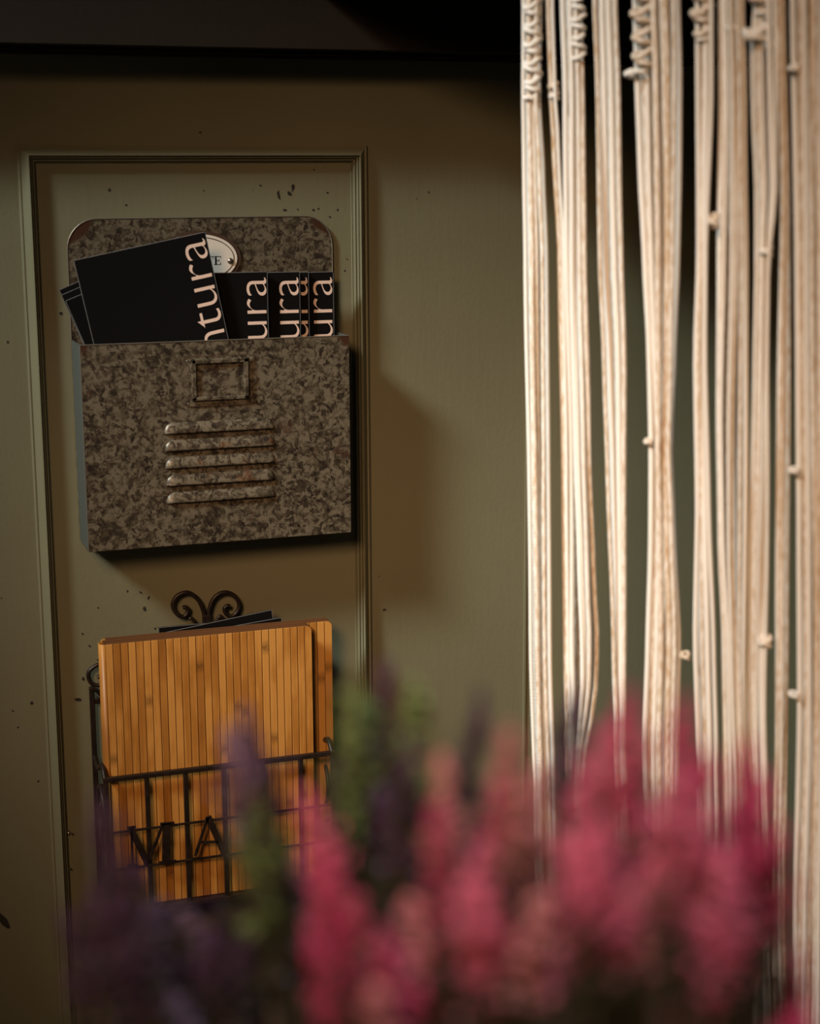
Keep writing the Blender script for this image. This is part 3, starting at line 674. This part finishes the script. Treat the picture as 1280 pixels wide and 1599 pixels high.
def spike_mesh(kind, seed, leafy):
    """unit spike: base at origin, tip at z=1 (length), radius given for a length of 0.2"""
    r = random.Random(seed); v = []; f = []; mi = []
    bx, by = r.uniform(-.05, .05), r.uniform(-.05, .05)
    def axis(t): return Vector((bx*math.sin(t*2.4), by*math.sin(t*2.0+0.5)-by*math.sin(.5), t))
    m = MB(); m.tube([axis(i/10) for i in range(11)], [0.012-0.008*i/10 for i in range(11)], 5)
    v += m.v; f += m.f; mi += [2]*len(m.f)
    def bud(c, d, L_, w_, mat):
        u = d.cross(Vector((0.3, 0.2, 1))).normalized(); q = d.cross(u); n = len(v)
        v.extend([tuple(c), tuple(c+d*L_*.55+u*w_), tuple(c+d*L_*.55+q*w_), tuple(c+d*L_*.55-u*w_), tuple(c+d*L_*.55-q*w_), tuple(c+d*L_)])
        for k in range(4):
            a, b_ = n+1+k, n+1+(k+1) % 4
            f.append((n, b_, a)); f.append((n+5, a, b_)); mi.append(mat); mi.append(mat)
    nb = 300; f1, p1, f2, p2 = r.uniform(12, 22), r.uniform(0, 6), r.uniform(5, 9), r.uniform(0, 6)
    for i in range(nb):
        t = 1-(1-r.random()**0.8)*0.72 if False else 0.22+0.78*r.random()
        env = 0.045*min(1.0, (1.04-t)/0.22)**0.7*(0.55+0.8*r.random())*(0.85+0.4*math.sin(t*f1+p1)*math.sin(t*f2+p2))
        an = r.uniform(0, 6.283); c = axis(t); d = Vector((math.cos(an), math.sin(an), r.uniform(0.1, 0.9))).normalized()
        isleaf = r.random() < leafy + max(0, (0.76-t)*2.6)  # dark needles take over downwards, also painting in shade low on the spike
        bud(c + d*env*0.35, d, env*0.85, 0.011*r.uniform(.8, 1.3) if not isleaf else 0.006, 1 if isleaf else 0)
    for i in range(14):                     # short side twigs
        t = r.uniform(0.25, 0.75); an = r.uniform(0, 6.283); d = Vector((math.cos(an)*.55, math.sin(an)*.55, 1)).normalized(); c = axis(t); ln = r.uniform(.08, .2)
        for j in range(14):
            s = (j+1)/14*ln; a2 = r.uniform(0, 6.283); dd = Vector((math.cos(a2), math.sin(a2), .5)).normalized()
            bud(c+d*s, dd, 0.026, 0.010, 1 if r.random() < leafy + max(0, (0.74-t)*2.4) else 0)
    me = mesh('flower_spike', v, f)
    for mm in (PAL[kind], M_LEAF, M_STEM): me.materials.append(mm)
    me.polygons.foreach_set('material_index', mi); return me
SPK = {}
for kind, lf in (('pink', .12), ('rose', .2), ('crimson', .12), ('purple', .35), ('lilac', .3), ('green', .25)):
    SPK[kind] = [spike_mesh(kind, 100+len(SPK)*10+i, lf) for i in range(3)]
def plant(name, label, group, ctr, dist):
    c = Q(ctr[0], ctr[1], dist); o = tag(empty(name, c), label, 'heather', group); return o
def spike(pl, kind, tip, base, dist, fat=1.0):
    a = Q(tip[0], tip[1], dist); b_ = Q(base[0], base[1], dist*rnd.uniform(0.97, 1.03)); d = a-b_; L_ = d.length
    o = obj('flower_spike', rnd.choice(SPK[kind])); o.parent = pl
    q = d.to_track_quat('Z', 'Y') @ Matrix.Rotation(rnd.uniform(0, 6.28), 3, 'Z').to_quaternion()
    o.location = b_ - pl.location; o.rotation_mode = 'QUATERNION'; o.rotation_quaternion = q
    o.scale = (0.22*fat, 0.22*fat, L_); return o
pk = plant('heather_plant', 'blurred pink flowering heather in the right foreground before the cords', 'heathers in the foreground', (920, 2000), 0.66)
pu = plant('heather_plant', 'blurred dusky purple heather in the left foreground before the iron rack', 'heathers in the foreground', (420, 2000), 0.74)
PINK = [('pink', (468, 1238), (600, 1780)), ('crimson', (505, 1330), (610, 1800)), ('rose', (690, 1180), (700, 1700)), ('rose', (655, 1400), (720, 1750)),
        ('rose', (790, 1140), (770, 1650)), ('pink', (760, 1290), (790, 1720)), ('rose', (825, 1200), (800, 1700)), ('pink', (735, 1350), (780, 1760)),
        ('pink', (965, 1130), (930, 1640)), ('crimson', (985, 1075), (960, 1640)), ('pink', (925, 1230), (910, 1700)), ('pink', (900, 1300), (880, 1720)),
        ('crimson', (1068, 1090), (1050, 1620)), ('pink', (1050, 1200), (1020, 1680)), ('crimson', (1110, 1170), (1080, 1660)), ('pink', (1090, 1260), (1070, 1700)),
        ('crimson', (1170, 1155), (1130, 1650)), ('crimson', (1195, 1210), (1150, 1680)), ('pink', (1015, 1270), (1000, 1720)), ('pink', (960, 1300), (960, 1740)),
        ('rose', (860, 1400), (850, 1780)), ('rose', (700, 1500), (730, 1800)), ('pink', (640, 1480), (690, 1800)), ('crimson', (575, 1450), (640, 1820)),
        ('rose', (545, 1400), (630, 1820)), ('pink', (1140, 1320), (1090, 1740)), ('crimson', (1205, 1310), (1140, 1760)), ('crimson', (1160, 1400), (1110, 1760)),
        ('crimson', (1250, 1480), (1180, 1800)), ('pink', (930, 1400), (930, 1780)), ('crimson', (1040, 1400), (1020, 1800)), ('rose', (985, 1390), (980, 1800)),
        ('pink', (880, 1480), (870, 1800)), ('crimson', (800, 1420), (820, 1800)), ('rose', (600, 1540), (660, 1840)), ('crimson', (1090, 1440), (1060, 1800))]
for kind, tip, base in PINK:
    spike(pk, kind, tip, base, rnd.uniform(0.57, 0.66), rnd.uniform(0.55, 0.75))
    if tip[1] > 1430: continue
    jx, jy = rnd.uniform(-28, 28), rnd.uniform(40, 110)
    spike(pk, rnd.choice([kind, kind, 'rose', 'crimson']), (tip[0]+jx, tip[1]+jy), (base[0]+jx*0.4, base[1]+20), rnd.uniform(0.57, 0.68), rnd.uniform(0.55, 0.85))
for i in range(16):
    x = rnd.uniform(560, 1260); y = rnd.uniform(1440, 1580); spike(pk, rnd.choice(['purple', 'crimson', 'purple', 'crimson']), (x, y), (x*0.75+225+rnd.uniform(-30, 30), 1860), rnd.uniform(0.60, 0.72), 1.0)
PURP = [('lilac', (385, 1105), (470, 1700)), ('purple', (400, 1140), (470, 1680)), ('lilac', (345, 1140), (440, 1680)), ('green', (540, 1060), (520, 1640)), ('green', (562, 1095), (540, 1640)),
        ('purple', (610, 1030), (570, 1640)), ('green', (642, 1062), (590, 1660)), ('lilac', (580, 1150), (560, 1660)), ('purple', (650, 1150), (600, 1680)), ('purple', (752, 1078), (660, 1700)),
        ('purple', (902, 1070), (860, 1640)), ('lilac', (600, 1230), (580, 1700)), ('purple', (530, 1180), (520, 1700)), ('lilac', (560, 1260), (550, 1720)), ('purple', (500, 1330), (500, 1740)),
        ('purple', (150, 1240), (280, 1760)), ('purple', (180, 1310), (270, 1780)), ('purple', (95, 1420), (240, 1790)),
        ('green', (425, 1230), (450, 1740)), ('lilac', (432, 1300), (460, 1740)), ('purple', (150, 1400), (300, 1800)), ('purple', (470, 1360), (490, 1760)), ('purple', (170, 1400), (290, 1760)),
        ('purple', (700, 1240), (650, 1740)), ('purple', (640, 1290), (610, 1740)), ('lilac', (410, 1390), (440, 1780)), ('purple', (250, 1430), (350, 1800)), ('purple', (300, 1440), (380, 1780)),
        ('purple', (120, 1500), (270, 1820)), ('purple', (190, 1460), (310, 1820)), ('purple', (330, 1450), (400, 1800)), ('purple', (540, 1380), (530, 1780)), ('purple', (470, 1440), (490, 1800))]
for kind, tip, base in PURP:
    spike(pu, kind, tip, base, rnd.uniform(0.66, 0.76), rnd.uniform(0.65, 0.9))
for i in range(26):
    x = rnd.uniform(120, 700); y = rnd.uniform(1450, 1590); spike(pu, rnd.choice(['purple', 'purple', 'purple', 'lilac']), (x, y), (x*0.7+130+rnd.uniform(-30, 30), 1880), rnd.uniform(0.70, 0.84), 1.1)

for i in range(64):
    x = rnd.uniform(140, 640); lim = 1350 if x < 215 else (1405 if x < 420 else 1330)
    y = lim + rnd.uniform(0, 110); spike(pu, rnd.choice(['purple', 'purple', 'purple', 'lilac']) if i % 3 == 0 else 'purple', (x, y), (x*0.85+60+rnd.uniform(-25, 25), 1800), rnd.uniform(0.72, 0.84), rnd.uniform(1.1, 1.5))
